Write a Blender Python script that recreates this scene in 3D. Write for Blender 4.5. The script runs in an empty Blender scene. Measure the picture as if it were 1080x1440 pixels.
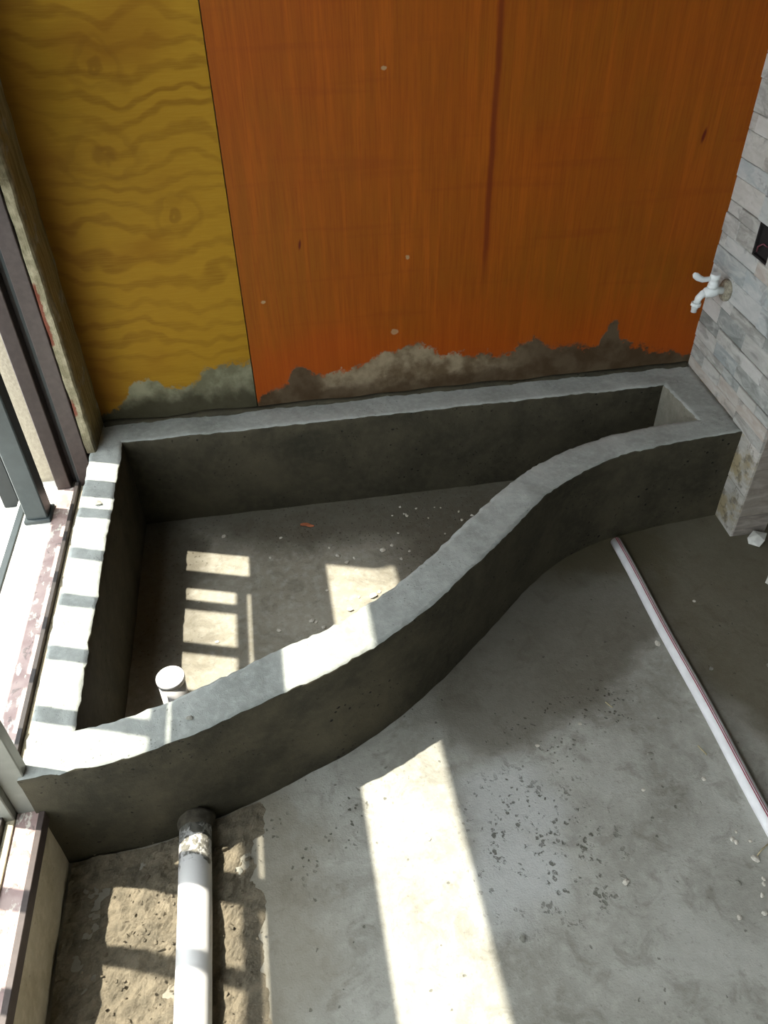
import bpy, bmesh, math, random
from mathutils import Vector, Matrix, noise

random.seed(7)
scene = bpy.context.scene
C = scene.collection

# ------------------------------------------------------------------ camera
cam_d = bpy.data.cameras.new('camera')
cam = bpy.data.objects.new('camera', cam_d); C.objects.link(cam)
cam_d.sensor_fit = 'VERTICAL'; cam_d.sensor_height = 36.0
cam_d.lens = 1082.66 / 1440 * 36.0
cam_d.clip_start = 0.01
r_ = Vector((0.98624, -0.16414, -0.01959)); u_ = Vector((0.11981, 0.62816, 0.76881)); w_ = Vector((0.11388, 0.76058, -0.63918))
M4 = Matrix((r_, u_, -w_)).transposed().to_4x4(); M4.translation = Vector((0, 0, 1.6))
cam.matrix_world = M4
scene.camera = cam

# ------------------------------------------------------------------ sky, sun, exposure
world = bpy.data.worlds.new('world'); scene.world = world; world.use_nodes = True
bg = world.node_tree.nodes['Background']
bg.inputs[0].default_value = (0.92, 0.97, 1.0, 1); bg.inputs[1].default_value = 5.6
sun_d = bpy.data.lights.new('sun', 'SUN'); sun_d.energy = 11.5; sun_d.angle = math.radians(0.55); sun_d.color = (1.0, 0.93, 0.80)
sun = bpy.data.objects.new('sun', sun_d); C.objects.link(sun)
SUN = Vector((0.43, -0.145, -1.0)).normalized()
sun.rotation_euler = SUN.to_track_quat('-Z', 'Y').to_euler(); sun.location = (-2, 1, 5)
scene.view_settings.view_transform = 'Standard'; scene.view_settings.look = 'None'
scene.view_settings.gamma = 1.0; scene.view_settings.use_curve_mapping = False
scene.view_settings.exposure = 0.0
scene.cycles.max_bounces = 10; scene.cycles.diffuse_bounces = 8

# ------------------------------------------------------------------ material helpers
def srgb(r, g, b):
    f = lambda c: (c/255/12.92) if c/255 <= 0.04045 else ((c/255+0.055)/1.055)**2.4
    return (f(r), f(g), f(b), 1)

class NT:
    def __init__(s, name, rough=0.85, spec=0.25):
        s.m = bpy.data.materials.new(name); s.m.use_nodes = True
        s.t = s.m.node_tree; s.b = s.t.nodes['Principled BSDF']
        s.b.inputs['Roughness'].default_value = rough
        s.b.inputs['Specular IOR Level'].default_value = spec
        s.tc = s.n('ShaderNodeTexCoord'); s.co = s.tc.outputs['Object']
    def n(s, k, **kw):
        x = s.t.nodes.new(k)
        for a, v in kw.items(): setattr(x, a, v)
        return x
    def put(s, sock, v):
        if hasattr(v, 'node'): s.t.links.new(v, sock)
        else: sock.default_value = v
    def mapping(s, co, loc=(0,0,0), rot=(0,0,0), scale=(1,1,1), typ='POINT'):
        x = s.n('ShaderNodeMapping', vector_type=typ); s.put(x.inputs[0], co)
        x.inputs[1].default_value = loc; x.inputs[2].default_value = rot; x.inputs[3].default_value = scale
        return x.outputs[0]
    def noise(s, scale, detail=4, rough=0.55, co=None, dist=0.0, color=False):
        x = s.n('ShaderNodeTexNoise'); s.put(x.inputs['Vector'], co if co is not None else s.co)
        x.inputs['Scale'].default_value = scale; x.inputs['Detail'].default_value = detail
        x.inputs['Roughness'].default_value = rough; x.inputs['Distortion'].default_value = dist
        return x.outputs['Color' if color else 'Fac']
    def voronoi(s, scale, co=None, feature='F1', out='Distance'):
        x = s.n('ShaderNodeTexVoronoi', feature=feature); s.put(x.inputs['Vector'], co if co is not None else s.co)
        x.inputs['Scale'].default_value = scale
        return x.outputs[out]
    def rng(s, v, a, b, c=0.0, d=1.0, smooth=True):
        x = s.n('ShaderNodeMapRange', interpolation_type='SMOOTHSTEP' if smooth else 'LINEAR', clamp=True) if smooth else s.n('ShaderNodeMapRange')
        s.put(x.inputs[0], v)
        for i, q in enumerate((a, b, c, d)): s.put(x.inputs[i+1], q)
        return x.outputs[0]
    def math(s, op, a, b=0.0):
        x = s.n('ShaderNodeMath', operation=op); s.put(x.inputs[0], a); s.put(x.inputs[1], b); return x.outputs[0]
    def mix(s, fac, a, b, mode='MIX'):
        x = s.n('ShaderNodeMix', data_type='RGBA', blend_type=mode)
        s.put(x.inputs['Factor'], fac); s.put(x.inputs['A'], a); s.put(x.inputs['B'], b)
        return x.outputs['Result']
    def sep(s, co=None):
        x = s.n('ShaderNodeSeparateXYZ'); s.put(x.inputs[0], co if co is not None else s.co); return x.outputs
    def comb(s, x, y, z):
        q = s.n('ShaderNodeCombineXYZ')
        for i, v in enumerate((x, y, z)): s.put(q.inputs[i], v)
        return q.outputs[0]
    def ramp(s, v, stops):
        x = s.n('ShaderNodeValToRGB'); s.put(x.inputs[0], v)
        e = x.color_ramp.elements
        while len(e) < len(stops): e.new(0.5)
        for i, (p, c) in enumerate(stops): e[i].position = p; e[i].color = c
        return x.outputs[0]
    def warp(s, amt, scale, co=None):
        co = co if co is not None else s.co
        c = s.noise(scale, 3, 0.6, co, color=True)
        v = s.n('ShaderNodeVectorMath', operation='SUBTRACT'); s.put(v.inputs[0], c); v.inputs[1].default_value = (.5,.5,.5)
        w = s.n('ShaderNodeVectorMath', operation='SCALE'); s.put(w.inputs[0], v.outputs[0]); w.inputs['Scale'].default_value = amt
        a = s.n('ShaderNodeVectorMath', operation='ADD'); s.put(a.inputs[0], co); s.put(a.inputs[1], w.outputs[0])
        return a.outputs[0]
    def blob(s, co, c, r, rot=0, soft=0.5):
        m = s.mapping(co, (c[0], c[1], 0), (0, 0, rot), (r[0], r[1], 1e3), 'TEXTURE')
        l = s.n('ShaderNodeVectorMath', operation='LENGTH'); s.put(l.inputs[0], m)
        return s.rng(l.outputs['Value'], 1+soft*.5, 1-soft*.5)
    def bump(s, h, strength=0.4, dist=0.004):
        x = s.n('ShaderNodeBump'); x.inputs['Strength'].default_value = strength; x.inputs['Distance'].default_value = dist
        s.put(x.inputs['Height'], h); s.put(s.b.inputs['Normal'], x.outputs[0])
    def color(s, c): s.put(s.b.inputs['Base Color'], c)
    def rough(s, v): s.put(s.b.inputs['Roughness'], v)

MAT = {}
def plain(name, rgb, rough=0.6, var=0.12, scale=30, metal=0.0, bump=0.1):
    t = NT(name, rough); c = srgb(*rgb)
    d = tuple(max(0, x*(1-var*2)) for x in c[:3]) + (1,)
    f = t.noise(scale, 5, 0.6)
    t.color(t.mix(t.rng(f, .35, .7), d, c)); t.b.inputs['Metallic'].default_value = metal
    t.bump(f, bump, .002); MAT[name] = t.m

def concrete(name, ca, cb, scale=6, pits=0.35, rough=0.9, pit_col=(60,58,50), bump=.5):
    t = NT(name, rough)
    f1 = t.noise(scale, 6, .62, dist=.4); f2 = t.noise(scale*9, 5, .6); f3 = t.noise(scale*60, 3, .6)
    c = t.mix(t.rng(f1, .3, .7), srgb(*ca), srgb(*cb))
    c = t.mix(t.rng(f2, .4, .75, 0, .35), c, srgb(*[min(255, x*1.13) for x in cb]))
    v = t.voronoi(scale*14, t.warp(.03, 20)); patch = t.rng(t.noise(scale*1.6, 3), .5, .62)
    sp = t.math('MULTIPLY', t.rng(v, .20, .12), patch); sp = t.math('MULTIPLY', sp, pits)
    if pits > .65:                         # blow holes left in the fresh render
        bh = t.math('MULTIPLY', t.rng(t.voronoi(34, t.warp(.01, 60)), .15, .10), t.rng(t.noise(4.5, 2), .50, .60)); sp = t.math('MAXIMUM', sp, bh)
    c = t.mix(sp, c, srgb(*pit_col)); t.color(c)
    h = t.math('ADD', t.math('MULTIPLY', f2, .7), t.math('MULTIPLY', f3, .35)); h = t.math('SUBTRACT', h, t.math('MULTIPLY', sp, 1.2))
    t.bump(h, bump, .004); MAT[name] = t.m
    return t

# planter render: dry pale top, damp sides painted darker still to stand in for shade
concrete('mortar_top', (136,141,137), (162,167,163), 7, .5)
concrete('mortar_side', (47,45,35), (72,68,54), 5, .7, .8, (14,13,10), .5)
concrete('mortar_dry', (104,103,92), (128,126,114), 6, .5)
concrete('curb_mortar', (165,155,130), (190,182,160), 6, .3)
concrete('rubble_mortar', (104,98,84), (142,133,114), 30, .4, 1.0, (90,78,58), 1.0)
concrete('rough_wall', (150,150,142), (170,170,160), 4, .2)

def floor_material(name, inner=False):
    t = NT(name, .9, .3)
    f1 = t.noise(3.2, 7, .62, dist=.5); f2 = t.noise(40, 6, .65); f3 = t.noise(260, 3, .6)
    w = t.warp(.22, 5.0); w2 = t.warp(.018, 40)
    if inner:
        c = t.mix(t.rng(f1, .3, .7), srgb(138,134,120), srgb(158,155,142))
    else:
        c = t.mix(t.rng(f1, .32, .68), srgb(140,139,130), srgb(172,173,165))
    c = t.mix(t.rng(f2, .42, .75, 0, .4), c, srgb(186,186,178))
    mo = t.noise(13, 7, .7, dist=.8); c = t.mix(t.rng(mo, .50, .66, 0, .42), c, srgb(104,101,90))
    mo = t.noise(95, 4, .7); c = t.mix(t.rng(mo, .56, .70, 0, .35), c, srgb(92,90,80))
    if inner:
        # debris-strewn damp strip along the back wall and to the narrow end
        damp = t.math('MAXIMUM', t.blob(w, (.45,2.0), (.85,.27), 0, .5), t.blob(w, (.75,1.78), (.5,.2), .3, .6))
        damp = t.math('MAXIMUM', damp, t.blob(w, (-.45,1.85), (.17,.55), 0, .7))  # damp strip by the left wall, with the wall's shade painted in
        c = t.mix(t.math('MULTIPLY', damp, .75), c, srgb(60,55,42))
        sp = t.math('MULTIPLY', t.rng(t.voronoi(70, w2), .24, .14), t.rng(damp, .2, .9))
        c = t.mix(t.math('MULTIPLY', sp, .6), c, srgb(60,54,40))
        wet = damp
    else:
        d1 = t.blob(w, (1.32,1.25), (.36,.62), .05, .35)            # brown damp strip beyond the pipe
        d2 = t.blob(w, (.68,1.37), (.52,.25), .72, .3)             # darker area along the bulge of the wall
        d3 = t.blob(w, (1.05,1.72), (.5,.25), 0, .5)
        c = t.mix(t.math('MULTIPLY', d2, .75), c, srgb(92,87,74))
        c = t.mix(t.math('MULTIPLY', t.math('MAXIMUM', d1, d3), .8), c, srgb(84,77,56))
        br = t.blob(w, (-.35,.72), (.33,.42), 0, .5)
        c = t.mix(t.math('MULTIPLY', br, .6), c, srgb(128,121,104))
        pale = t.math('MAXIMUM', t.blob(w, (.40,.87), (.10,.09), .2, .9), t.blob(w, (.36,.72), (.07,.12), 0, .9))
        c = t.mix(t.math('MULTIPLY', pale, .45), c, srgb(196,200,200))
        zone = t.blob(w, (.44,.76), (.15,.17), .3, .8)
        v = t.voronoi(85, w2)
        sp = t.math('MULTIPLY', t.math('MULTIPLY', t.rng(v, .52, .38), zone), t.rng(t.noise(22, 5, .7), .52, .60))
        zone2 = t.math('MAXIMUM', t.blob(w, (-.02,.86), (.22,.10), .25, .8), t.blob(w, (.55,1.0), (.3,.12), .6, .9))
        sp2 = t.math('MULTIPLY', t.math('MULTIPLY', t.rng(t.voronoi(70, w2), .26, .16), zone2), t.rng(t.noise(9, 3), .46, .58))
        sp3 = t.math('MULTIPLY', t.rng(t.voronoi(24, w2), .085, .05), .7)
        sp = t.math('MAXIMUM', t.math('MAXIMUM', sp, sp2), sp3)
        c = t.mix(t.math('MULTIPLY', sp, .75), c, srgb(66,66,54))
        wet = t.math('MAXIMUM', d1, d3)
    t.color(c); t.rough(t.rng(wet, 0, 1, .92, .6, False))
    h = t.math('ADD', t.math('MULTIPLY', f2, .6), t.math('MULTIPLY', f3, .35)); h = t.math('SUBTRACT', h, sp)
    t.bump(h, .55, .004); MAT[name] = t.m
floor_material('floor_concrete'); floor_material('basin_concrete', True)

def smear_mask(t, pts, x0, x1):
    """ragged upper edge of the mortar splashed on the boards: height as a curve of x plus noise"""
    sx = t.sep(); fc = t.n('ShaderNodeFloatCurve')
    t.put(fc.inputs['Value'], t.rng(sx[0], x0, x1, 0, 1, False))
    cu = fc.mapping.curves[0]
    P = [((x-x0)/(x1-x0), z) for x, z in pts]
    cu.points[0].location = P[0]; cu.points[1].location = P[-1]
    for p in P[1:-1]: cu.points.new(*p)
    fc.mapping.update()
    n = t.math('ADD', t.math('MULTIPLY', t.math('SUBTRACT', t.noise(22, 5, .65), .5), .10), t.math('MULTIPLY', t.math('SUBTRACT', t.noise(120, 3, .6), .5), .03))
    d = t.math('SUBTRACT', t.math('ADD', fc.outputs[0], n), sx[2])
    return t.rng(d, -.004, .012), t.rng(d, -.02, .05)

def ply_yellow():
    t = NT('plywood_yellow', .7, .15)
    w = t.warp(.35, 2.6)
    m = t.mapping(w, scale=(.9, 1, 4.2))
    wv = t.n('ShaderNodeTexWave', wave_type='BANDS', bands_direction='Z'); t.put(wv.inputs[0], m)
    wv.inputs['Scale'].default_value = 1.35; wv.inputs['Distortion'].default_value = 7.0; wv.inputs['Detail'].default_value = 2.5; wv.inputs['Detail Scale'].default_value = .7
    fine = t.noise(1, 6, .65, t.mapping(t.co, scale=(14, 1, 260)))
    big = t.noise(1, 3, .5, t.mapping(t.co, scale=(2.5, 1, 5)))
    band = t.rng(t.noise(1, 3, .5, t.mapping(t.co, (3,0,1), scale=(1.5,1,4))), .35, .65, .25, 1)
    c = t.mix(t.math('MULTIPLY', t.rng(wv.outputs['Fac'], .55, .0), band), srgb(160,122,28), srgb(136,98,17))
    c = t.mix(t.rng(fine, .4, .7, 0, .35), c, srgb(176,140,44))
    c = t.mix(t.rng(big, .5, .72, 0, .55), c, srgb(132,88,12))
    sx = t.sep()
    for kx, kz, r in ((-.37,1.07,.05), (-.21,.93,.045), (-.33,1.27,.035)):
        q = t.mapping(t.warp(.16, 6), (kx, 0, kz), (0,0,0), (r*1.2, 1e3, r), 'TEXTURE')
        l = t.n('ShaderNodeVectorMath', operation='LENGTH'); t.put(l.inputs[0], q)
        ring = t.math('SINE', t.math('MULTIPLY', l.outputs['Value'], 6.0)); near = t.rng(l.outputs['Value'], 2.0, .4)
        c = t.mix(t.math('MULTIPLY', t.math('MULTIPLY', t.rng(ring, -.2, 1), near), .42), c, srgb(112,74,14))
    c = t.mix(t.rng(sx[0], -.43, -.54, 0, .45), c, srgb(134,78,22))           # reddish sapwood edge
    mk, soft = smear_mask(t, [(-.56,.36),(-.50,.37),(-.46,.40),(-.43,.455),(-.36,.445),(-.30,.425),(-.24,.44),(-.2,.48),(-.12,.485),(-.075,.48)], -.56, -.075)
    cem = t.mix(t.rng(t.noise(14, 5, .6), .35, .65), srgb(108,108,92), srgb(146,146,130))
    low = t.rng(t.math('ADD', sx[2], t.math('MULTIPLY', t.math('SUBTRACT', t.noise(16, 4), .5), .10)), .425, .36)
    cem = t.mix(t.math('MULTIPLY', low, .85), cem, srgb(52,48,36))
    c = t.mix(mk, c, cem); c = t.mix(1.0, c, (.74,.72,.60,1), 'MULTIPLY'); t.color(c); t.rough(t.rng(mk, 0, 1, .7, .95, False))
    t.bump(t.math('ADD', t.math('MULTIPLY', fine, .3), mk), .25, .004); MAT['ply_yellow'] = t.m

def ply_orange():
    t = NT('plywood_orange', .65, .18)
    fine = t.noise(1, 6, .65, t.mapping(t.co, scale=(240, 1, 7)))
    mid = t.noise(1, 5, .6, t.mapping(t.co, scale=(30, 1, 1.6)), .5)
    big = t.noise(1.7, 4, .55)
    cross = t.noise(1, 3, .5, t.mapping(t.co, scale=(2, 1, 26)))
    c = t.mix(t.rng(big, .32, .68), srgb(150,74,3), srgb(140,80,4))
    c = t.mix(t.rng(mid, .42, .72, 0, .55), c, srgb(172,90,12))
    c = t.mix(t.rng(fine, .42, .7, 0, .45), c, srgb(122,52,3))
    c = t.mix(t.rng(cross, .55, .75, 0, .3), c, srgb(128,56,8))
    sx = t.sep(t.warp(.012, 9))
    # dark sap streak running down the board, and a few knocks
    st = t.math('MULTIPLY', t.rng(t.math('ABSOLUTE', t.math('SUBTRACT', sx[0], t.math('ADD', .628, t.math('MULTIPLY', t.math('SUBTRACT', sx[2], .9), .0))) , 0), .013, .002), t.rng(sx[2], .62, .80))
    c = t.mix(t.math('MULTIPLY', st, .72), c, srgb(96,28,4))
    for kx, kz, rx, rz in ((1.223,1.03,.006,.022), (.10,.82,.004,.016)):
        q = t.mapping(t.co, (kx, 0, kz), (0,.15,0), (rx, 1e3, rz), 'TEXTURE')
        l = t.n('ShaderNodeVectorMath', operation='LENGTH'); t.put(l.inputs[0], q)
        c = t.mix(t.rng(l.outputs['Value'], 1.2, .4), c, srgb(92,26,6))
    for kx, kz, r in ((.34,1.235,.009), (.40,.76,.008), (-.02,.665,.008), (.36,.535,.013)):
        q = t.mapping(t.warp(.02, 40), (kx, 0, kz), (0,0,0), (r, 1e3, r*.7), 'TEXTURE')
        l = t.n('ShaderNodeVectorMath', operation='LENGTH'); t.put(l.inputs[0], q)
        c = t.mix(t.rng(l.outputs['Value'], 1.1, .7, 0, .7), c, srgb(176,158,130))
    red = t.rng(t.math('ADD', sx[2], t.math('MULTIPLY', t.math('SUBTRACT', t.noise(5, 3), .5), .22)), .66, .42)
    c = t.mix(t.math('MULTIPLY', red, .4), c, srgb(176,70,8))
    mk, soft = smear_mask(t, [(-.075,.345),(-.03,.385),(.02,.39),(.055,.45),(.10,.435),(.16,.415),(.24,.43),(.33,.47),(.42,.49),(.50,.45),(.60,.435),(.72,.43),(.80,.465),(.86,.44),(.94,.425),(1.02,.43),(1.06,.50),(1.10,.43),(1.22,.39),(1.36,.345)], -.075, 1.36)
    cem = t.mix(t.rng(t.noise(12, 5, .6), .35, .65), srgb(96,86,70), srgb(158,148,132))
    dk = t.math('MAXIMUM', t.rng(t.math('ADD', sx[2], t.math('MULTIPLY', t.math('SUBTRACT', t.noise(14, 4), .5), .10)), .40, .35), t.rng(sx[0], .55, .85))
    dk = t.math('MAXIMUM', dk, t.rng(t.math('ABSOLUTE', t.math('SUBTRACT', sx[0], .06)), .10, .05))
    cem = t.mix(t.math('MULTIPLY', dk, .8), cem, srgb(56,48,34))
    c = t.mix(t.math('MULTIPLY', soft, .45), c, srgb(150,70,40)); c = t.mix(t.math('MULTIPLY', mk, .95), c, cem); c = t.mix(1.0, c, (.76,.74,.62,1), 'MULTIPLY')
    t.color(c); t.rough(t.rng(mk, 0, 1, .62, .95, False))
    t.bump(t.math('ADD', t.math('MULTIPLY', fine, .25), mk), .25, .004); MAT['ply_orange'] = t.m
ply_yellow(); ply_orange()

def stone_material(name, cols, vein, brown=0.0):
    t = NT(name, .6, .4); oi = t.n('ShaderNodeObjectInfo')
    rnd = oi.outputs['Random']
    off = t.comb(t.math('MULTIPLY', rnd, 37.), t.math('MULTIPLY', rnd, 91.), t.math('MULTIPLY', rnd, 53.))
    a = t.n('ShaderNodeVectorMath', operation='ADD'); t.put(a.inputs[0], t.co); t.put(a.inputs[1], off); co = a.outputs[0]
    st = t.mapping(co, scale=(1, 12, 40)); cl = t.mapping(co, scale=(1, 9, 16))
    f = t.noise(1, 6, .65, st, .8); g = t.noise(1, 5, .6, cl, 1.2)
    base = t.ramp(rnd, [(i/(len(cols)-1), srgb(*c)) for i, c in enumerate(cols)])
    c = t.mix(t.rng(f, .35, .7, 0, .6), base, srgb(*vein[0]))
    c = t.mix(t.rng(g, .52, .68, 0, .5), c, srgb(*vein[1]))
    if brown:
        q = t.rng(t.noise(9, 5, .65, t.co), .44, .60); c = t.mix(t.math('MULTIPLY', q, brown), c, srgb(150,134,92))
        q = t.rng(t.noise(30, 5, .65, t.co), .52, .64); c = t.mix(t.math('MULTIPLY', q, brown*.8), c, srgb(70,66,50))
    t.color(c); t.bump(f, .3, .003); MAT[name] = t.m
stone_material('ledger_stone', [(140,144,139),(168,168,162),(120,127,124),(162,154,144),(128,130,125),(178,178,174),(146,156,157),(112,117,113)], ((190,192,188),(84,88,84)))
stone_material('smeared_tile', [(158,156,148),(172,170,162)], ((206,204,198),(130,126,112)), .75)
stone_material('return_tile', [(124,117,109),(136,129,120),(118,112,106)], ((176,168,158),(112,104,96)))

plain('aluminium_brown', (76,67,64), .45, .10, 60)
plain('aluminium_dark', (60,56,54), .5, .1, 60)
plain('aluminium_grey', (128,130,122), .4, .08, 25)
plain('steel_dark', (24,30,33), .45, .08, 30)
plain('steel_grey', (58,65,66), .45, .08, 30)
plain('stucco', (166,157,139), .95, .10, 90, bump=.9)
plain('sill_paint', (226,226,218), .8, .05, 20)
plain('plaster', (112,110,103), .9, .04, 6)
plain('pvc', (236,236,236), .35, .02, 10)
plain('pvc_pipe', (232,234,236), .4, .05, 25)
plain('tap_plastic', (214,220,220), .35, .05, 40)
plain('tap_flange', (156,150,132), .7, .25, 120)
plain('red_print', (170,60,84), .5, .15, 80)
plain('raw_ceiling', (90,88,82), .9, .08, 5)
plain('dark_hole', (34,32,32), .9, .2, 40)
plain('pink_wire', (112,66,74), .5, .1, 40)
plain('chip_pale', (206,202,190), .9, .10, 120)
plain('chip_grey', (150,150,140), .9, .15, 120)
plain('leaf_orange', (196,120,84), .7, .15, 90)
plain('straw', (190,178,140), .8, .1, 90)
plain('dark_mortar', (74,70,60), .95, .25, 50, bump=.8)
plain('white_stone', (214,216,210), .8, .08, 60, bump=.5)

def batten_material():
    t = NT('batten', .95)
    f = t.noise(1, 6, .65, t.mapping(t.co, scale=(90, 90, 7))); g = t.noise(9, 5, .65)
    c = t.mix(t.rng(f, .35, .7), srgb(120,104,62), srgb(158,142,98)); sx = t.sep()
    cem = t.mix(t.rng(t.noise(40, 5), .35, .7), srgb(118,114,94), srgb(164,158,136))
    k = t.math('MAXIMUM', t.rng(sx[1], 1.975, 1.955), t.rng(g, .55, .62))
    c = t.mix(t.math('MULTIPLY', k, .85), c, cem)
    zz = t.math('ADD', sx[2], t.math('MULTIPLY', t.math('SUBTRACT', t.noise(30, 4), .5), .06))
    rd = t.math('MAXIMUM', t.math('MULTIPLY', t.rng(zz, .66, .67), t.rng(zz, .84, .83)), t.math('MULTIPLY', t.rng(zz, .44, .45), t.rng(zz, .50, .49)))
    rd = t.math('MULTIPLY', rd, t.rng(t.math('ADD', sx[0], t.math('MULTIPLY', t.math('SUBTRACT', t.noise(60, 4), .5), .012)), -.565, -.568)); c = t.mix(t.math('MULTIPLY', rd, .85), c, srgb(110,44,30))
    low = t.rng(t.math('ADD', sx[2], t.math('MULTIPLY', t.math('SUBTRACT', g, .5), .2)), .42, .33)
    c = t.mix(t.math('MULTIPLY', low, .7), c, srgb(72,66,50))
    t.color(c); t.bump(t.math('ADD', f, t.math('MULTIPLY', t.noise(90, 4), .8)), .7, .005); MAT['batten'] = t.m
batten_material()

def track_material():
    t = NT('track', .55, .4)
    c = t.mix(t.rng(t.noise(20, 4), .35, .65), srgb(150,128,124), srgb(172,152,146))
    k = t.rng(t.noise(1, 5, .65, t.mapping(t.co, scale=(60, 26, 60))), .54, .62); c = t.mix(t.math('MULTIPLY', k, .85), c, srgb(214,210,198))
    k = t.rng(t.noise(34, 5, .65), .56, .63); c = t.mix(t.math('MULTIPLY', k, .5), c, srgb(96,92,88))
    t.color(c); t.bump(k, .4, .003); MAT['track'] = t.m
track_material()

def pipe_smear():
    t = NT('pvc_smeared', .4, .4); sx = t.sep()
    sm = t.noise(22, 5, .7, dist=1.5); d = t.math('ADD', sx[1], t.math('MULTIPLY', t.math('SUBTRACT', sm, .5), .14))
    ring = t.math('MULTIPLY', t.rng(d, .800, .812), t.rng(d, .868, .858))
    end = t.rng(d, .868, .886)
    k = t.math('MAXIMUM', t.math('MULTIPLY', ring, t.rng(t.noise(70, 4), .38, .55)), end)
    c = t.mix(t.math('MULTIPLY', k, .9), srgb(234,234,232), t.mix(t.rng(t.noise(90, 4), .4, .6), srgb(78,76,66), srgb(128,126,114)))
    t.color(c); t.bump(k, .5, .003); MAT['pvc_smeared'] = t.m
pipe_smear()

# ------------------------------------------------------------------ mesh helpers
class MB:
    def __init__(s): s.v = []; s.f = []; s.sm = []; s.mi = []
    def add(s, vs, fs, smooth=False, mi=0):
        o = len(s.v); s.v += [tuple(p) for p in vs]
        for f in fs: s.f.append([o+i for i in f]); s.sm.append(smooth); s.mi.append(mi)
        return s
    def box(s, a, b, ch=0.0, mi=0):
        bm = bmesh.new(); bmesh.ops.create_cube(bm, size=1)
        for v in bm.verts: v.co = Vector([a[i] + (v.co[i]+.5)*(b[i]-a[i]) for i in range(3)])
        if ch: bmesh.ops.bevel(bm, geom=bm.edges[:], offset=ch, segments=1, affect='EDGES')
        bm.verts.index_update(); s.add([v.co for v in bm.verts], [[v.index for v in f.verts] for f in bm.faces], False, mi); bm.free(); return s
    def prism(s, poly, z0, z1, mi=0):
        n = len(poly)
        s.add([(x, y, z0) for x, y in poly] + [(x, y, z1) for x, y in poly],
              [list(range(n-1, -1, -1)), list(range(n, 2*n))] + [[i, (i+1) % n, n+(i+1) % n, n+i] for i in range(n)], False, mi); return s
    def tube(s, pts, rad, seg=20, caps=True, sy=1.0, smooth=True):
        pts = [Vector(p) for p in pts]; rad = rad if isinstance(rad, (list, tuple)) else [rad]*len(pts)
        vs = []; ref = None
        for i, p in enumerate(pts):
            d = (pts[min(i+1, len(pts)-1)] - pts[max(i-1, 0)]).normalized()
            if ref is None:
                ref = Vector((0, 0, 1)) if abs(d.z) < .9 else Vector((1, 0, 0))
            a = (ref - d*ref.dot(d)).normalized(); b = d.cross(a); ref = a
            for k in range(seg):
                q = 2*math.pi*k/seg; vs.append(p + a*math.cos(q)*rad[i] + b*math.sin(q)*rad[i]*sy)
        fs = [[i*seg+k, i*seg+(k+1) % seg, (i+1)*seg+(k+1) % seg, (i+1)*seg+k] for i in range(len(pts)-1) for k in range(seg)]
        s.add(vs, fs, smooth)
        if caps:
            n = len(pts)-1; o = vs
            s.add(o[:seg], [list(range(seg-1, -1, -1))]); s.add(o[n*seg:], [list(range(seg))])
        return s
    def build(s, name, mats, parent=None):
        me = bpy.data.meshes.new(name); me.from_pydata(s.v, [], s.f); me.update()
        for m in (mats if isinstance(mats, (list, tuple)) else [mats]): me.materials.append(MAT[m])
        for p, sm, mi in zip(me.polygons, s.sm, s.mi): p.use_smooth = sm; p.material_index = mi
        bm = bmesh.new(); bm.from_mesh(me); bmesh.ops.remove_doubles(bm, verts=bm.verts[:], dist=1e-6)
        bmesh.ops.recalc_face_normals(bm, faces=bm.faces[:]); bm.to_mesh(me); bm.free()
        o = bpy.data.objects.new(name, me); C.objects.link(o)
        if parent is not None: o.parent = parent
        return o

def tag(o, label=None, cat=None, group=None, kind=None):
    if label: o['label'] = label
    if cat: o['category'] = cat
    if group: o['group'] = group
    if kind: o['kind'] = kind
    return o
def empty(name, loc=(0, 0, 0)):
    o = bpy.data.objects.new(name, None); o.location = loc; o.empty_display_size = .05; C.objects.link(o); return o
def keep(o, parent):                      # parent without moving the world-space mesh
    o.parent = parent; o.matrix_parent_inverse = Matrix.Translation(parent.location).inverted(); return o

def sub(o, part):                         # a sub-part: part meshes sit at the thing's inverse, so reuse it
    o.parent = part; return o

ZT, YW = 0.32, 2.0992
TR = 0.0711
XR = lambda y: 1.3515 + TR*(y - YW)

# ------------------------------------------------------------------ setting
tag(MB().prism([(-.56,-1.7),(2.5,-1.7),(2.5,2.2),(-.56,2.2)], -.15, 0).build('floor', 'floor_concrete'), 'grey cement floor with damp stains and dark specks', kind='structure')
tag(MB().box((-.66,-1.8,2.55), (2.6,2.3,2.7)).build('ceiling', 'raw_ceiling'), 'bare grey cement ceiling above the balcony', kind='structure')
tag(MB().box((-.62,2.118,0), (2.6,2.3,2.55)).build('wall_back', 'rough_wall'), 'rough wall behind the plywood boards', kind='structure')
tag(MB().box((-.62,-1.85,0), (2.6,-1.7,2.55)).build('wall_front', 'plaster'), 'plain plaster wall at the far end of the balcony', kind='structure')
tag(MB().box((2.5,-1.7,0), (2.6,2.118,2.55)).build('wall_inner', 'plaster'), 'plain plaster wall of the room beyond', kind='structure')
tag(MB().box((-.795,-1.85,-.15), (-.56,2.2,.195)).build('wall_left', ['curb_mortar']), 'low mortar curb that carries the window frame', kind='structure')
tag(MB().box((-.797,-1.85,.195), (-.685,2.0,.2)).build('window_sill', 'sill_paint'), 'white painted outer sill in full sun', kind='structure')
tag(MB().box((-1.5,-1.85,-.15), (-.795,2.6,.05)).build('ledge_outside', 'sill_paint'), 'white painted ledge outside the sill', kind='structure')
tag(MB().box((-.63,-1.85,2.10), (-.56,2.118,2.55)).build('wall_lintel', 'plaster'), 'plaster lintel above the window opening', kind='structure')
tag(MB().box((-.795,2.0,-.15), (-.692,2.3,2.7)).build('wall_exterior', 'stucco'), 'cream textured outside wall beside the window jamb', kind='structure')

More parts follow.
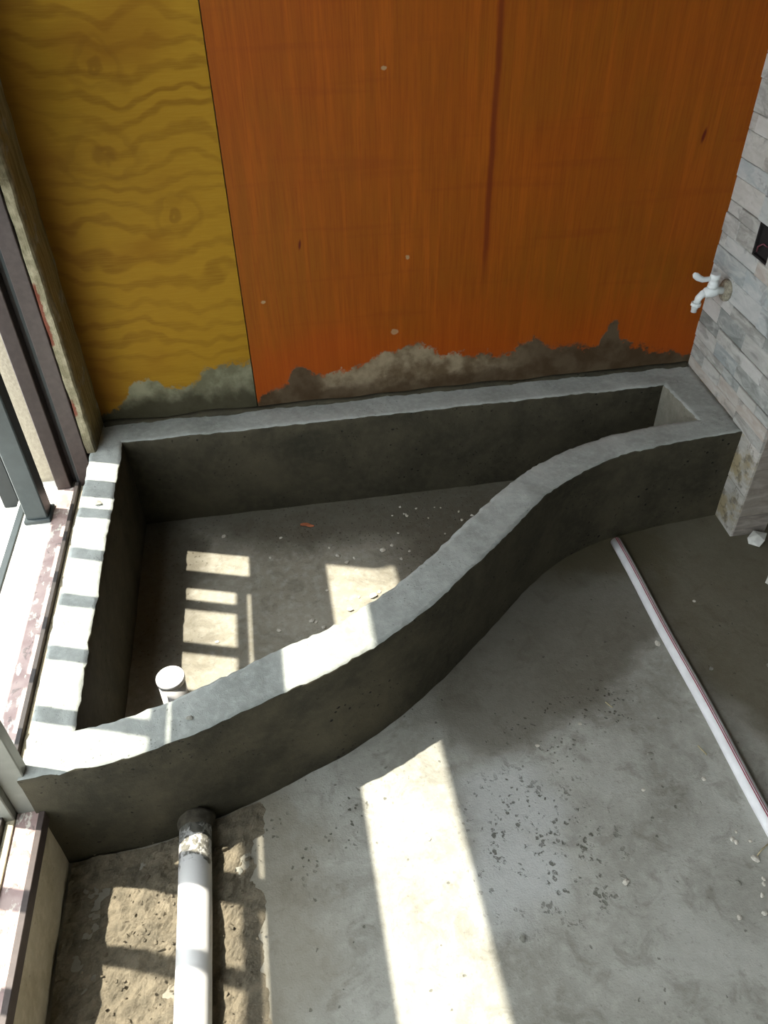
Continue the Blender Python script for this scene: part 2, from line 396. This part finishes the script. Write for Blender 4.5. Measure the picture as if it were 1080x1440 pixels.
# right wall: block with ledger stone strips on the room side
wr = MB().prism([(XR(1.585)+.012,1.585+.012),(1.43,1.597),(1.43,2.118),(XR(2.118)+.012,2.118)], 0, 2.55).build('wall_right', 'rough_wall')
tag(wr, 'wall clad in pale grey split-stone strips', kind='structure')
cache = {}
def strip(L, H, T, mat, name, parent, loc, rotz):
    key = (round(L, 2), round(H, 3), T, mat); L, H = key[0], key[1]
    if key not in cache:
        g = .0004; c = .0016
        y0, y1, z0, z1 = g, L-g, g, H-g
        vs = [(0,y0,z0),(0,y1,z0),(0,y1,z1),(0,y0,z1)]
        vs += [(-T+c,y0,z0),(-T+c,y1,z0),(-T+c,y1,z1),(-T+c,y0,z1)]
        vs += [(-T,y0+c,z0+c),(-T-.001,y1-c,z0+c),(-T-.0005,y1-c,z1-c),(-T+.0005,y0+c,z1-c)]
        fs = [[0,1,5,4],[1,2,6,5],[2,3,7,6],[3,0,4,7],[4,5,9,8],[5,6,10,9],[6,7,11,10],[7,4,8,11],[8,9,10,11],[3,2,1,0]]
        cache[key] = MB().add(vs, fs).build(name, mat).data
        bpy.data.objects.remove([o for o in bpy.data.objects if o.data == cache[key]][0])
    o = bpy.data.objects.new(name, cache[key]); C.objects.link(o); o.parent = parent
    o.location = loc; o.rotation_euler = (0, 0, rotz); return o
ang = -math.atan(TR)
uy = Vector((math.sin(-ang), math.cos(ang), 0)); P0 = Vector((XR(1.585)+.010, 1.585, 0)); WL = .536
BOX = (1.822-1.585, 1.912-1.585, .762, .852)
z = ZT - .004; rows = [.036,.042,.030,.050,.038,.056,.034,.062,.044]
ri = 0; flip = 0
while z < 2.5:
    H = rows[ri % len(rows)] * (1.0 if z < .62 else 1.3); ri += 1
    if z < BOX[2] < z+H: H = BOX[2]-z
    if z < BOX[3]-.001 and z+H > BOX[3]: H = BOX[3]-z
    spans = [(0, WL)]
    if z >= BOX[2]-.001 and z+H <= BOX[3]+.001: spans = [(0, BOX[0]), (BOX[1], WL)]
    for a, b in spans:
        u = a
        while u < b - .005:
            L = random.choice([.11,.14,.17,.2,.24]); L = L*.6 if u == a and random.random() < .5 else L
            L = round(min(L, b-u), 2) if b-u-L > .05 else b-u
            strip(L, H, random.choice([.008,.010,.010,.012,.0135]), 'ledger_stone', 'stone_strip', wr, P0 + uy*u + Vector((0, 0, z)), ang)
            u += L
    z += H
for z, H in ((0,.155),(.157,.158)):
    strip(.52, H, .010, 'smeared_tile', 'wall_tile', wr, P0 + Vector((0, 0, z)), ang)
z = 0
for k in range(26):
    H = .078 + .006*(k % 3); o = strip(.11, H, .012, 'return_tile', 'edge_tile', wr, (1.431, 1.597, z), math.pi/2)
    z += H
    if z > 2.45: break

# ------------------------------------------------------------------ window frame, railing
win = empty('window_1', (-.62, 1.0, .2)); tag(win, 'brown aluminium window frame standing on the low curb', kind='structure')
def wpart(mb, name, mat): return keep(mb.build(name, mat), win)
wpart(MB().box((-.685,-1.7,.197), (-.556,1.95,.204)), 'sill_track', 'track')
wpart(MB().box((-.562,-1.7,.175), (-.550,.90,.207), .001), 'track_edge', 'aluminium_brown')
wpart(MB().box((-.632,-1.7,.204), (-.621,1.945,.226), .001), 'track_fin', 'aluminium_dark')
wpart(MB().box((-.6205,-1.7,.204), (-.604,1.945,.210), .001), 'track_gasket', 'curb_mortar')
wpart(MB().box((-.690,1.945,.2), (-.650,2.1,2.10), .002), 'jamb_outer_flange', 'aluminium_brown')
wpart(MB().box((-.650,1.985,.2), (-.6335,2.1,2.10)), 'jamb_channel', 'aluminium_dark')
wpart(MB().box((-.6335,1.962,.2), (-.622,2.1,2.10), .001), 'jamb_rib', 'steel_grey')
wpart(MB().box((-.6205,1.945,.2), (-.578,2.1,2.10), .002), 'jamb_inner_flange', 'aluminium_brown')
wpart(MB().box((-.604,.888,.2), (-.556,.914,1.470), .002), 'mullion', 'aluminium_grey')
wpart(MB().box((-.640,.872,.2), (-.604,.918,1.470), .002), 'mullion_stile', 'aluminium_grey')
wpart(MB().box((-.635,-1.7,1.470), (-.565,1.945,1.490), .002), 'transom', 'aluminium_brown')
wpart(MB().box((-.612,.35,1.060), (-.592,1.945,1.470), .002), 'shadow_panel', 'aluminium_grey')  # unseen panel, added to cast the broad shadow band between the sunlit strips
wpart(MB().box((-.635,.29,.2), (-.565,.35,2.10), .002), 'side_post', 'aluminium_grey')

rl = empty('balcony_railing', (-.80, .8, .2)); tag(rl, 'grey metal balcony railing with flat upright bars outside the window', 'railing')
keep(MB().box((-.813,-1.6,.512), (-.797,1.84,.545), .002).build('bottom_rail', 'steel_grey'), rl)
for y in (-1.55,-.2):
    keep(MB().box((-.815,y-.02,.05), (-.775,y+.02,.512), .002).build('foot', 'steel_grey'), rl)
keep(MB().box((-.813,-1.6,1.43), (-.789,1.84,1.462), .002).build('handrail', 'steel_grey'), rl)
for k in range(20):
    y = 1.757 - .1605*k
    keep(MB().box((-.811,y-.018,.545), (-.797,y+.018,1.43), .001).build('bar', 'steel_grey'), rl)
p1 = MB().box((-.750,1.803,.206), (-.692,1.862,1.60), .003).build('outer_post', 'steel_grey')
r1 = empty('canopy_post', (-.72,1.83,.2)); tag(r1, 'square grey metal post on the white sill next to the jamb', 'post')
p1.name = 'shaft'; keep(p1, r1)
keep(MB().box((-.758,1.795,.2), (-.684,1.870,.214), .003).build('base_plate', 'steel_grey'), r1)
r2 = empty('shutter_post', (-.88,2.11,.05)); tag(r2, 'dark metal box post behind the railing by the cream wall', 'post')
keep(MB().box((-.920,2.09,.05), (-.868,2.16,2.545), .003).build('shaft', 'steel_dark'), r2)
keep(MB().box((-.868,2.13,.12), (-.800,2.20,2.545), .002).build('side_panel', 'steel_dark'), r2)

tag(MB().box((-.788,-1.8,.2), (-.770,1.985,.206), .001).build('trim_1', 'steel_grey'), 'thin grey metal strip along the outer edge of the white sill', kind='structure')
# ------------------------------------------------------------------ plywood boards and batten
J = -.0755
b1 = MB().box((-.562,YW,.322), (J-.0012,YW+.016,2.44), .0008).build('plywood_board', 'ply_yellow')
tag(b1, 'yellow plywood board with wavy horizontal grain beside the batten', 'plywood')
b2 = MB().box((J+.0012,YW,.322), (1.3515+.004,YW+.016,2.44), .0008).build('plywood_board', 'ply_orange')
tag(b2, 'large orange-brown plywood board with a dark sap streak', 'plywood')
def rough_prism(poly, z0, z1, n, amp, sc=18):
    m = MB(); k = len(poly); vs = []
    for i in range(n+1):
        zz = z0 + (z1-z0)*i/n
        for x, y in poly:
            d = noise.noise_vector(Vector((x, y, zz))*sc)*amp; vs.append((x+d.x, y+d.y, zz))
    fs = [[i*k+j, i*k+(j+1) % k, (i+1)*k+(j+1) % k, (i+1)*k+j] for i in range(n) for j in range(k)]
    fs += [list(range(k-1, -1, -1)), list(range(n*k, n*k+k))]
    return m.add(vs, fs)
bt = rough_prism([(-.574,1.945),(-.552,1.945),(-.548,1.952),(-.5455,2.03),(-.5445,YW-.003),(-.574,YW-.003)], ZT, 2.5, 90, .003).build('wooden_batten', 'batten')
tag(bt, 'rough mortar-stained wooden batten between the brown jamb and yellow board', 'batten')

# ------------------------------------------------------------------ planter
def cr(pts, n):                            # Catmull-Rom resample
    P = [Vector((*p, 0)) for p in pts]; P = [P[0]*2-P[1]] + P + [P[-1]*2-P[-2]]; out = []
    for i in range(1, len(P)-2):
        for k in range(n):
            t = k/n; a, b, c, d = P[i-1:i+3]
            out.append(.5*((2*b)+(c-a)*t+(2*a-5*b+4*c-d)*t*t+(3*b-a-3*c+d)*t**3))
    out.append(P[-2]); return [(p.x, p.y) for p in out]
def resample(pts, n):
    L = [0]
    for a, b in zip(pts, pts[1:]): L.append(L[-1]+math.dist(a, b))
    out = []; j = 0
    for i in range(n+1):
        s = L[-1]*i/n
        while j < len(L)-2 and L[j+1] < s: j += 1
        t = (s-L[j])/max(1e-9, L[j+1]-L[j]); out.append((pts[j][0]+(pts[j+1][0]-pts[j][0])*t, pts[j][1]+(pts[j+1][1]-pts[j][1])*t))
    return out
XLI, XLO, YB = -.476, -.566, 1.983
outer = cr([(-.566,.882),(-.464,.886),(-.342,.900),(-.208,.939),(-.066,.992),(.05,1.036),(.186,1.112),(.306,1.200),(.436,1.306),(.556,1.415),(.668,1.512),(.797,1.592),(.941,1.645),(1.125,1.674),(XR(1.695)+.002,1.693)], 8)
inner = cr([(-.476,.976),(-.376,.993),(-.28,1.022),(-.179,1.062),(-.058,1.114),(.056,1.160),(.18,1.236),(.298,1.326),(.414,1.432),(.542,1.548),(.67,1.642),(.794,1.702),(.943,1.748),(1.106,1.770),(1.222,1.775)], 8)
XRI = lambda y: 1.212 + .06*(y-1.98)
planter = empty('concrete_planter', (.35, 1.5, 0)); tag(planter, 'S-curved knee-high cement planter wall against the plywood boards', 'planter')
def wall(name, A, B, n, side='mortar_side'):
    """A = basin side, B = far side polyline; section from basin foot over the top to the far foot"""
    A = resample(A, n); B = resample(B, n); vs = []; r = .006; sec = []
    for zz in (0, .06, .12, .18, .24, .29, ZT-r): sec.append((0.0, zz, 0))
    sec.append((.25*r, ZT-.25*r, 1))
    for k in range(1, 8): sec.append((k/8, ZT, 2))
    sec.append((-.25*r, ZT-.25*r, 3))
    for zz in (ZT-r, .29, .24, .18, .12, .06, 0): sec.append((1.0, zz, 4))
    for a, b in zip(A, B):
        a = Vector((*a, 0)); b = Vector((*b, 0)); d = (b-a); w = d.length; d.normalize()
        for t, zz, kd in sec:
            p = a + d*(w*t) if kd in (0, 2, 4) else (a + d*t if kd == 1 else b + d*t)
            p = Vector((p.x, p.y, zz))
            nn = noise.noise_vector(p*9)*.0035 + noise.noise_vector(p*38)*(.0016 if kd in (0, 4) and zz < ZT-.02 else .003)
            if kd in (1, 3) or zz > ZT-.012 and kd != 2: nn += noise.noise_vector(p*75)*.0035
            nn.z *= (.8 if kd == 2 else .5) if zz > .05 else 0
            p += nn; vs.append(p)
    k = len(sec); m = MB()
    fs = []; mi = []
    for i in range(n):
        for j in range(k-1):
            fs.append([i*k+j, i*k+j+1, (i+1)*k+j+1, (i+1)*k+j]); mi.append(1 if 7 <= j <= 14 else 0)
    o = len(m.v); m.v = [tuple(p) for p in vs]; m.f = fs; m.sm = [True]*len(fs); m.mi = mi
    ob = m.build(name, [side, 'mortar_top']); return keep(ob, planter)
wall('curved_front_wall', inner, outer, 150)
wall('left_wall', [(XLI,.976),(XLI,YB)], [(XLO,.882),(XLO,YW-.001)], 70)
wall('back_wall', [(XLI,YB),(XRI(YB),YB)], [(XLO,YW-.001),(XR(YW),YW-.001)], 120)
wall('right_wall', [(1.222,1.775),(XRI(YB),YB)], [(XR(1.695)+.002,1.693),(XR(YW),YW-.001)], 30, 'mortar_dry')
# mortar fillet run along the foot of the boards
fl = MB(); n = 110; vs = []
for i in range(n+1):
    x = -.54 + (1.345+.54)*i/n; h = .008 + .010*noise.noise(Vector((x*7, 3, 0))); dd = .022 + .012*noise.noise(Vector((x*11, 8, 0)))
    vs += [(x, YW-.001, ZT-.004), (x, YW-.001, ZT+h), (x, YW-.4*dd, ZT+.45*h), (x, YW-dd, ZT-.003)]
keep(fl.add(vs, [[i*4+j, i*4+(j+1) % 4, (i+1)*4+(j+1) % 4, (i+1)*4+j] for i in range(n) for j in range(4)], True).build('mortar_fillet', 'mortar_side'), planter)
keep(MB().prism([(x, y-.02) for x, y in resample(inner, 50)] + [(1.24,YB+.02),(XLI-.02,YB+.02)], -.004, .003).build('basin_floor', 'basin_concrete'), planter)

# ------------------------------------------------------------------ pipes and tap
dp = empty('drain_pipe', (-.327, 1.18, 0)); tag(dp, 'short capped white plastic pipe standing inside the planter', 'pipe')
top = Vector((-.326,1.178,.200)); lean = Vector((.004,-.002,0))
keep(MB().tube([(-.330,1.182,.003), tuple(top-Vector((0,0,.008)))], .0305, 32).build('pipe_body', 'pvc'), dp)
m = MB().tube([tuple(top-Vector((0,0,.012))), tuple(top-Vector((0,0,.001))), tuple(top+Vector((0,0,.001)))], [.0325,.0325,.031], 32, True)
cap = keep(m.build('end_cap', 'pvc'), dp)
sub(MB().tube([tuple(top+Vector((-.004,-.012,.001))), tuple(top+Vector((-.004,-.012,.0022)))], .004, 10).build('cap_nub', 'tap_plastic'), cap)

wp = empty('waste_pipe', (-.288, .7, 0)); tag(wp, 'white plastic pipe lying on rubble and running out from the planter foot', 'pipe')
zc = .042
keep(MB().tube([(-.290,.908,zc), (-.287,.70,zc), (-.286,.2,zc)], .0335, 32).build('pipe_body', 'pvc_smeared'), wp)
col = MB(); pts = [(-.290,.914,zc),(-.290,.908,zc),(-.290,.902,zc),(-.290,.894,zc),(-.290,.886,zc)]
o = col.tube(pts, [.041,.041,.039,.0375,.0338], 28)
col.v = [tuple(Vector(p)+noise.noise_vector(Vector(p)*60)*.003) for p in col.v]
keep(col.build('mortar_collar', 'dark_mortar'), wp)

pp = empty('water_pipe', (.938, 1.17, 0)); tag(pp, 'long thin white water pipe with red stripes lying on the floor', 'pipe')
A = Vector((.953,1.614,.017)); B = Vector((.902,.12,.017)); n = 24
path = [A.lerp(B, i/n) + Vector((.0015*math.sin(i*.8), 0, 0)) for i in range(n+1)]
keep(MB().tube(path, .0158, 24).build('pipe_body', 'pvc_pipe'), pp)
for off in (-.16, .14):
    sm = MB(); R = .0160; vs = []
    for p in path:
        for q in (off-.075, off, off+.075): vs.append((p.x+math.sin(q)*R, p.y, p.z+math.cos(q)*R))
    sm.add(vs, [[i*3+j, i*3+j+1, i*3+j+4, i*3+j+3] for i in range(n) for j in range(2)], True)
    keep(sm.build('red_stripe', 'red_print'), pp)

fc = Vector((XR(1.986), 1.986, .625)); nv = Vector((-.9975, .0709, 0))
tap = empty('garden_tap', tuple(fc)); tag(tap, 'white plastic tap with lever handle on the stone wall', 'tap')
def tp(d, zz, s=0): return tuple(fc + nv*(d*1.08) + Vector((0, 0, zz*1.06)) + Vector((0.0709, .9975, 0))*s)
keep(MB().tube([tp(-.004,0),tp(.006,0),tp(.010,0),tp(.012,0)], [.032,.032,.028,.020], 28).build('wall_flange', 'tap_flange'), tap)
keep(MB().tube([tp(.0,0),tp(.024,0),tp(.028,0),tp(.034,0),tp(.046,-.001),tp(.058,-.004),tp(.064,-.008)], [.011,.011,.014,.0165,.018,.015,.011], 20).build('body', 'tap_plastic'), tap)
spout = keep(MB().tube([tp(.054,-.003),tp(.066,-.007),tp(.075,-.018),tp(.078,-.034)], [.012,.0115,.0105,.010], 18).build('spout', 'tap_plastic'), tap)
sub(MB().tube([tp(.078,-.032),tp(.079,-.042),tp(.0791,-.0425),tp(.0795,-.050),tp(.0796,-.0505),tp(.080,-.060)], [.0145,.0145,.010,.010,.0085,.0085], 18).build('nozzle', 'tap_plastic'), spout)
bonnet = keep(MB().tube([tp(.044,.010),tp(.044,.020),tp(.044,.0205),tp(.044,.034),tp(.044,.0345),tp(.044,.050)], [.015,.015,.0135,.0135,.015,.014], 20).build('valve_bonnet', 'tap_plastic'), tap)
sub(MB().tube([tp(.048,.040),tp(.060,.036),tp(.076,.035),tp(.090,.041),tp(.100,.049),tp(.106,.054)], [.006,.0075,.0085,.0095,.0095,.005], 16, sy=.7).build('lever_handle', 'tap_plastic'), bonnet)

# recessed electrical box in the stone wall
sb = empty('socket_box', (XR(1.867), 1.867, .807)); tag(sb, 'dark open electrical box recessed in the stone wall above the tap', 'socket')
def bx(y0, y1, z0, z1, d0, d1):
    a = P0 + uy*(y0-1.585); b = P0 + uy*(y1-1.585); nn = Vector((-math.cos(ang), -math.sin(ang), 0))
    P = [a+nn*d0, b+nn*d0, b+nn*d1, a+nn*d1]
    return MB().prism([(p.x, p.y) for p in P], z0, z1)
keep(bx(1.823,1.911,.763,.851,-.001,.001).build('back_plate', 'dark_hole'), sb)
for a in ((1.823,1.828,.763,.851),(1.906,1.911,.763,.851),(1.828,1.906,.763,.768),(1.828,1.906,.846,.851)):
    keep(bx(*a, .001, .0105).build('rim', 'dark_hole'), sb)
q0 = P0 + uy*(.275) + Vector((0,0,.80)); nn = Vector((-1,0,0))
for dz, dy in ((0,0),):
    c = q0 + Vector((0, dy, dz))
    keep(MB().tube([tuple(c), tuple(c+nn*.008+Vector((0,.012,.006))), tuple(c+nn*.009+Vector((0,.03,-.008))), tuple(c+nn*.004+Vector((0,.036,-.024)))], .002, 8).build('wire', 'pink_wire'), sb)

# ------------------------------------------------------------------ rubble and chips
def foot(x):                              # planter outer face at x
    for (x0, y0), (x1, y1) in zip(outer, outer[1:]):
        if x0 <= x <= x1: return y0 + (y1-y0)*(x-x0)/max(1e-9, x1-x0)
    return outer[0][1]
rb = MB(); nx, ny = 84, 110; vs = []
for j in range(ny+1):
    for i in range(nx+1):
        x = -.552 + .44*i/nx; y = .25 + (foot(x)-.006-.25)*j/ny; p = Vector((x, y, 0))
        h = .010 + .012*noise.noise(p*9) + .009*noise.noise(p*28) + .005*noise.noise(p*70) + .003*noise.noise(p*150)
        e = min(1, max(0, (-.13 - x + .05*noise.noise(p*7))/.10))
        zz = -.006 + (h+.006)*e; g = abs(x+.288)
        if g < .034: zz = min(zz, .042 - math.sqrt(max(0, .0337**2 - g*g)))
        vs.append((x, y, zz))
rb.add(vs, [[j*(nx+1)+i, j*(nx+1)+i+1, (j+1)*(nx+1)+i+1, (j+1)*(nx+1)+i] for j in range(ny) for i in range(nx)], False)
random.seed(3)
for k in range(420):
    x = random.uniform(-.53, -.16); y = random.uniform(.3, .9); s = random.uniform(.0015, .005)*(1.8 if random.random() < .08 else 1)
    q = [Vector((random.uniform(-1,1), random.uniform(-1,1), random.uniform(-1,1))).normalized()*s for _ in range(3)]
    if abs(x+.288) < .04: continue
    c = Vector((x, y, .013 + .010*noise.noise(Vector((x, y, 0))*9)))
    rb.add([c+q[0], c+q[1], c+q[2], c-q[0], c-q[1], c-q[2]], [[0,1,2],[0,2,4],[0,4,5],[0,5,1],[3,1,5],[3,5,4],[3,4,2],[3,2,1]])
tag(rb.build('crumbly_mortar', 'rubble_mortar'), 'crumbly brown mortar rubble under the waste pipe beside the curb', 'rubble', kind='stuff')

def chip(name, x, y, s, mat, label, cat, group=None, flat=.45, z0=0.0, asp=1.3, rot=None):
    bm = bmesh.new(); bmesh.ops.create_icosphere(bm, subdivisions=1, radius=1)
    sd = Vector((x*31, y*17, s*900))
    for v in bm.verts:
        v.co *= 1 + .45*noise.noise(v.co*1.3 + sd); v.co = Vector((v.co.x*s*asp, v.co.y*s, v.co.z*s*flat))
    R = Matrix.Rotation(rot if rot is not None else (x*50) % 6.28, 3, 'Z')
    for v in bm.verts: v.co = R @ v.co
    mn = min(v.co.z for v in bm.verts)
    bm.verts.index_update(); m = MB().add([v.co-Vector((0,0,mn+s*.05)) for v in bm.verts], [[v.index for v in f.verts] for f in bm.faces]); bm.free()
    o = m.build(name, mat); o.location = (x, y, z0); return tag(o, label, cat, group)
basin = [(.25,1.717,.009),(.282,1.735,.006),(.112,1.72,.007),(.064,1.581,.004),(.022,1.464,.005),(-.083,1.451,.006),(.192,1.533,.010),(.212,1.546,.006),(.01,1.47,.008),(.119,1.492,.008),(.152,1.536,.004),(.007,1.409,.009),(-.23,1.874,.007),(-.054,1.834,.005),(.299,1.669,.006),(-.091,1.748,.004),(.04,1.44,.006),(.058,1.43,.005),(.16,1.70,.005),(.135,1.685,.006),(.33,1.70,.004),(-.30,1.60,.004),(-.25,1.44,.005),(.36,1.62,.004),(.42,1.66,.005),(.09,1.76,.004)]
random.seed(21)
basin += [(round(random.uniform(.30,.62),3), round(random.uniform(1.72,1.93),3), random.choice([.003,.004,.005])) for _ in range(16)]
for x, y, s in basin:
    if s >= .009: lb = {.25: 'flat pale mortar chip alone on the shaded planter floor', .192: 'chunky pale mortar chip in the sunny patch against the curved wall', .007: 'pale mortar chip on the shaded floor right against the curved wall'}[x]
    elif .06 < x < .30 and 1.44 < y < 1.66: lb = 'tiny pale mortar chip in the sunny patch beside the curved wall'
    elif x > .30 and y > 1.70: lb = 'tiny pale crumb among the dark grit in the narrowing planter end'
    elif y > 1.8: lb = 'small pale mortar chip near the foot of the planter back wall'
    else: lb = 'small pale mortar chip on the shaded middle of the planter floor'
    chip('mortar_chip', x, y, s, 'chip_pale', lb, 'chip', 'mortar chips on the planter floor', z0=.003)
flr = [(.752,.911,.006),(.912,1.222,.008),(.843,.83,.005),(.698,.829,.004),(-.205,.802,.009),(.576,.641,.007),(.768,.537,.005),(.336,.572,.006),(1.011,1.119,.006),(.80,.60,.006),(.86,.64,.008),(.84,.68,.005),(1.08,1.35,.005),(1.16,1.10,.006),(.62,1.02,.004),(.50,.98,.005),(.20,.80,.004)]
flr += [(round(.89-random.uniform(.01,.07),3), round(random.uniform(.52,.74),3), random.choice([.003,.004,.005])) for _ in range(10)]
for x, y, s in flr:
    g = s in (.009, .006); k = 'grey' if g else 'pale'
    if x < -.1: lb = 'grey cement lump beside the white waste pipe'
    elif x > .95: lb = k + ' cement crumb on the brown damp floor behind the water pipe'
    elif x > .79: lb = k + ' cement crumb on the dry floor right beside the water pipe'
    else: lb = k + ' cement crumb out on the open grey floor'
    chip('cement_crumb', x, y, s, 'chip_grey' if g else 'chip_pale', lb, 'chip', 'cement crumbs on the open floor')
tops = [(-.255,.965,.006,'grey lump of mortar on the sunlit end of the planter rim'),(-.515,1.70,.011,'dark crumb of mortar on the planter rim below the batten')]
for x, y, s, lb in tops: chip('mortar_lump', x, y, s, 'chip_grey', lb, 'chip', z0=ZT)
st = [(1.378,1.548,.026,1.5,.3),(1.40,1.44,.034,1.2,1.2),(1.345,1.36,.030,1.3,2.2),(1.36,1.27,.040,1.1,.7),(1.33,1.20,.026,1.3,1.9)]
for i, (x, y, s, a, r) in enumerate(st):
    lb = ['flat white stone flake touching the foot of the tiled wall end','chunky pale broken stone behind the white stone flake','pale broken stone between two larger stones on the damp floor','largest pale broken stone on the damp floor','small pale broken stone past the largest one'][i]
    chip('broken_stone', x, y, s, 'white_stone', lb, 'stone', 'broken stones beside the tiled wall end', .55, 0, a, r)
# curled dry leaf and straws
lf = MB(); vs = []
for i in range(9):
    t = i/8; wd = .009*math.sin(math.pi*min(1, t*1.05)+.05); x = -.022+.044*t
    vs += [(x, -wd, .004+.006*math.sin(t*5)), (x, 0, .001+.003*t), (x, wd, .007+.003*math.cos(t*4))]
lf.add(vs, [[i*3+j, i*3+j+1, i*3+j+4, i*3+j+3] for i in range(8) for j in range(2)], True)
o = lf.build('dry_leaf', 'leaf_orange'); o.location = (.033,1.876,.003); o.rotation_euler = (0,0,-.2)
mo = o.modifiers.new('thick', 'SOLIDIFY'); mo.thickness = .0008
tag(o, 'curled orange dry leaf on the planter floor near the back wall', 'leaf')
for x, y, r, L in ((.875,.900,1.9,.028),(.71,1.06,2.1,.022),(.885,.655,.5,.04)):
    m = MB().tube([(-L/2,0,.002),(0,.001,.003),(L/2,0,.002)], .0013, 6); o = m.build('straw', 'straw'); o.location = (x, y, 0); o.rotation_euler = (0,0,r)
    tag(o, 'thin pale straw splinter lying on the floor by the water pipe', 'straw', 'straw splinters beside the water pipe')
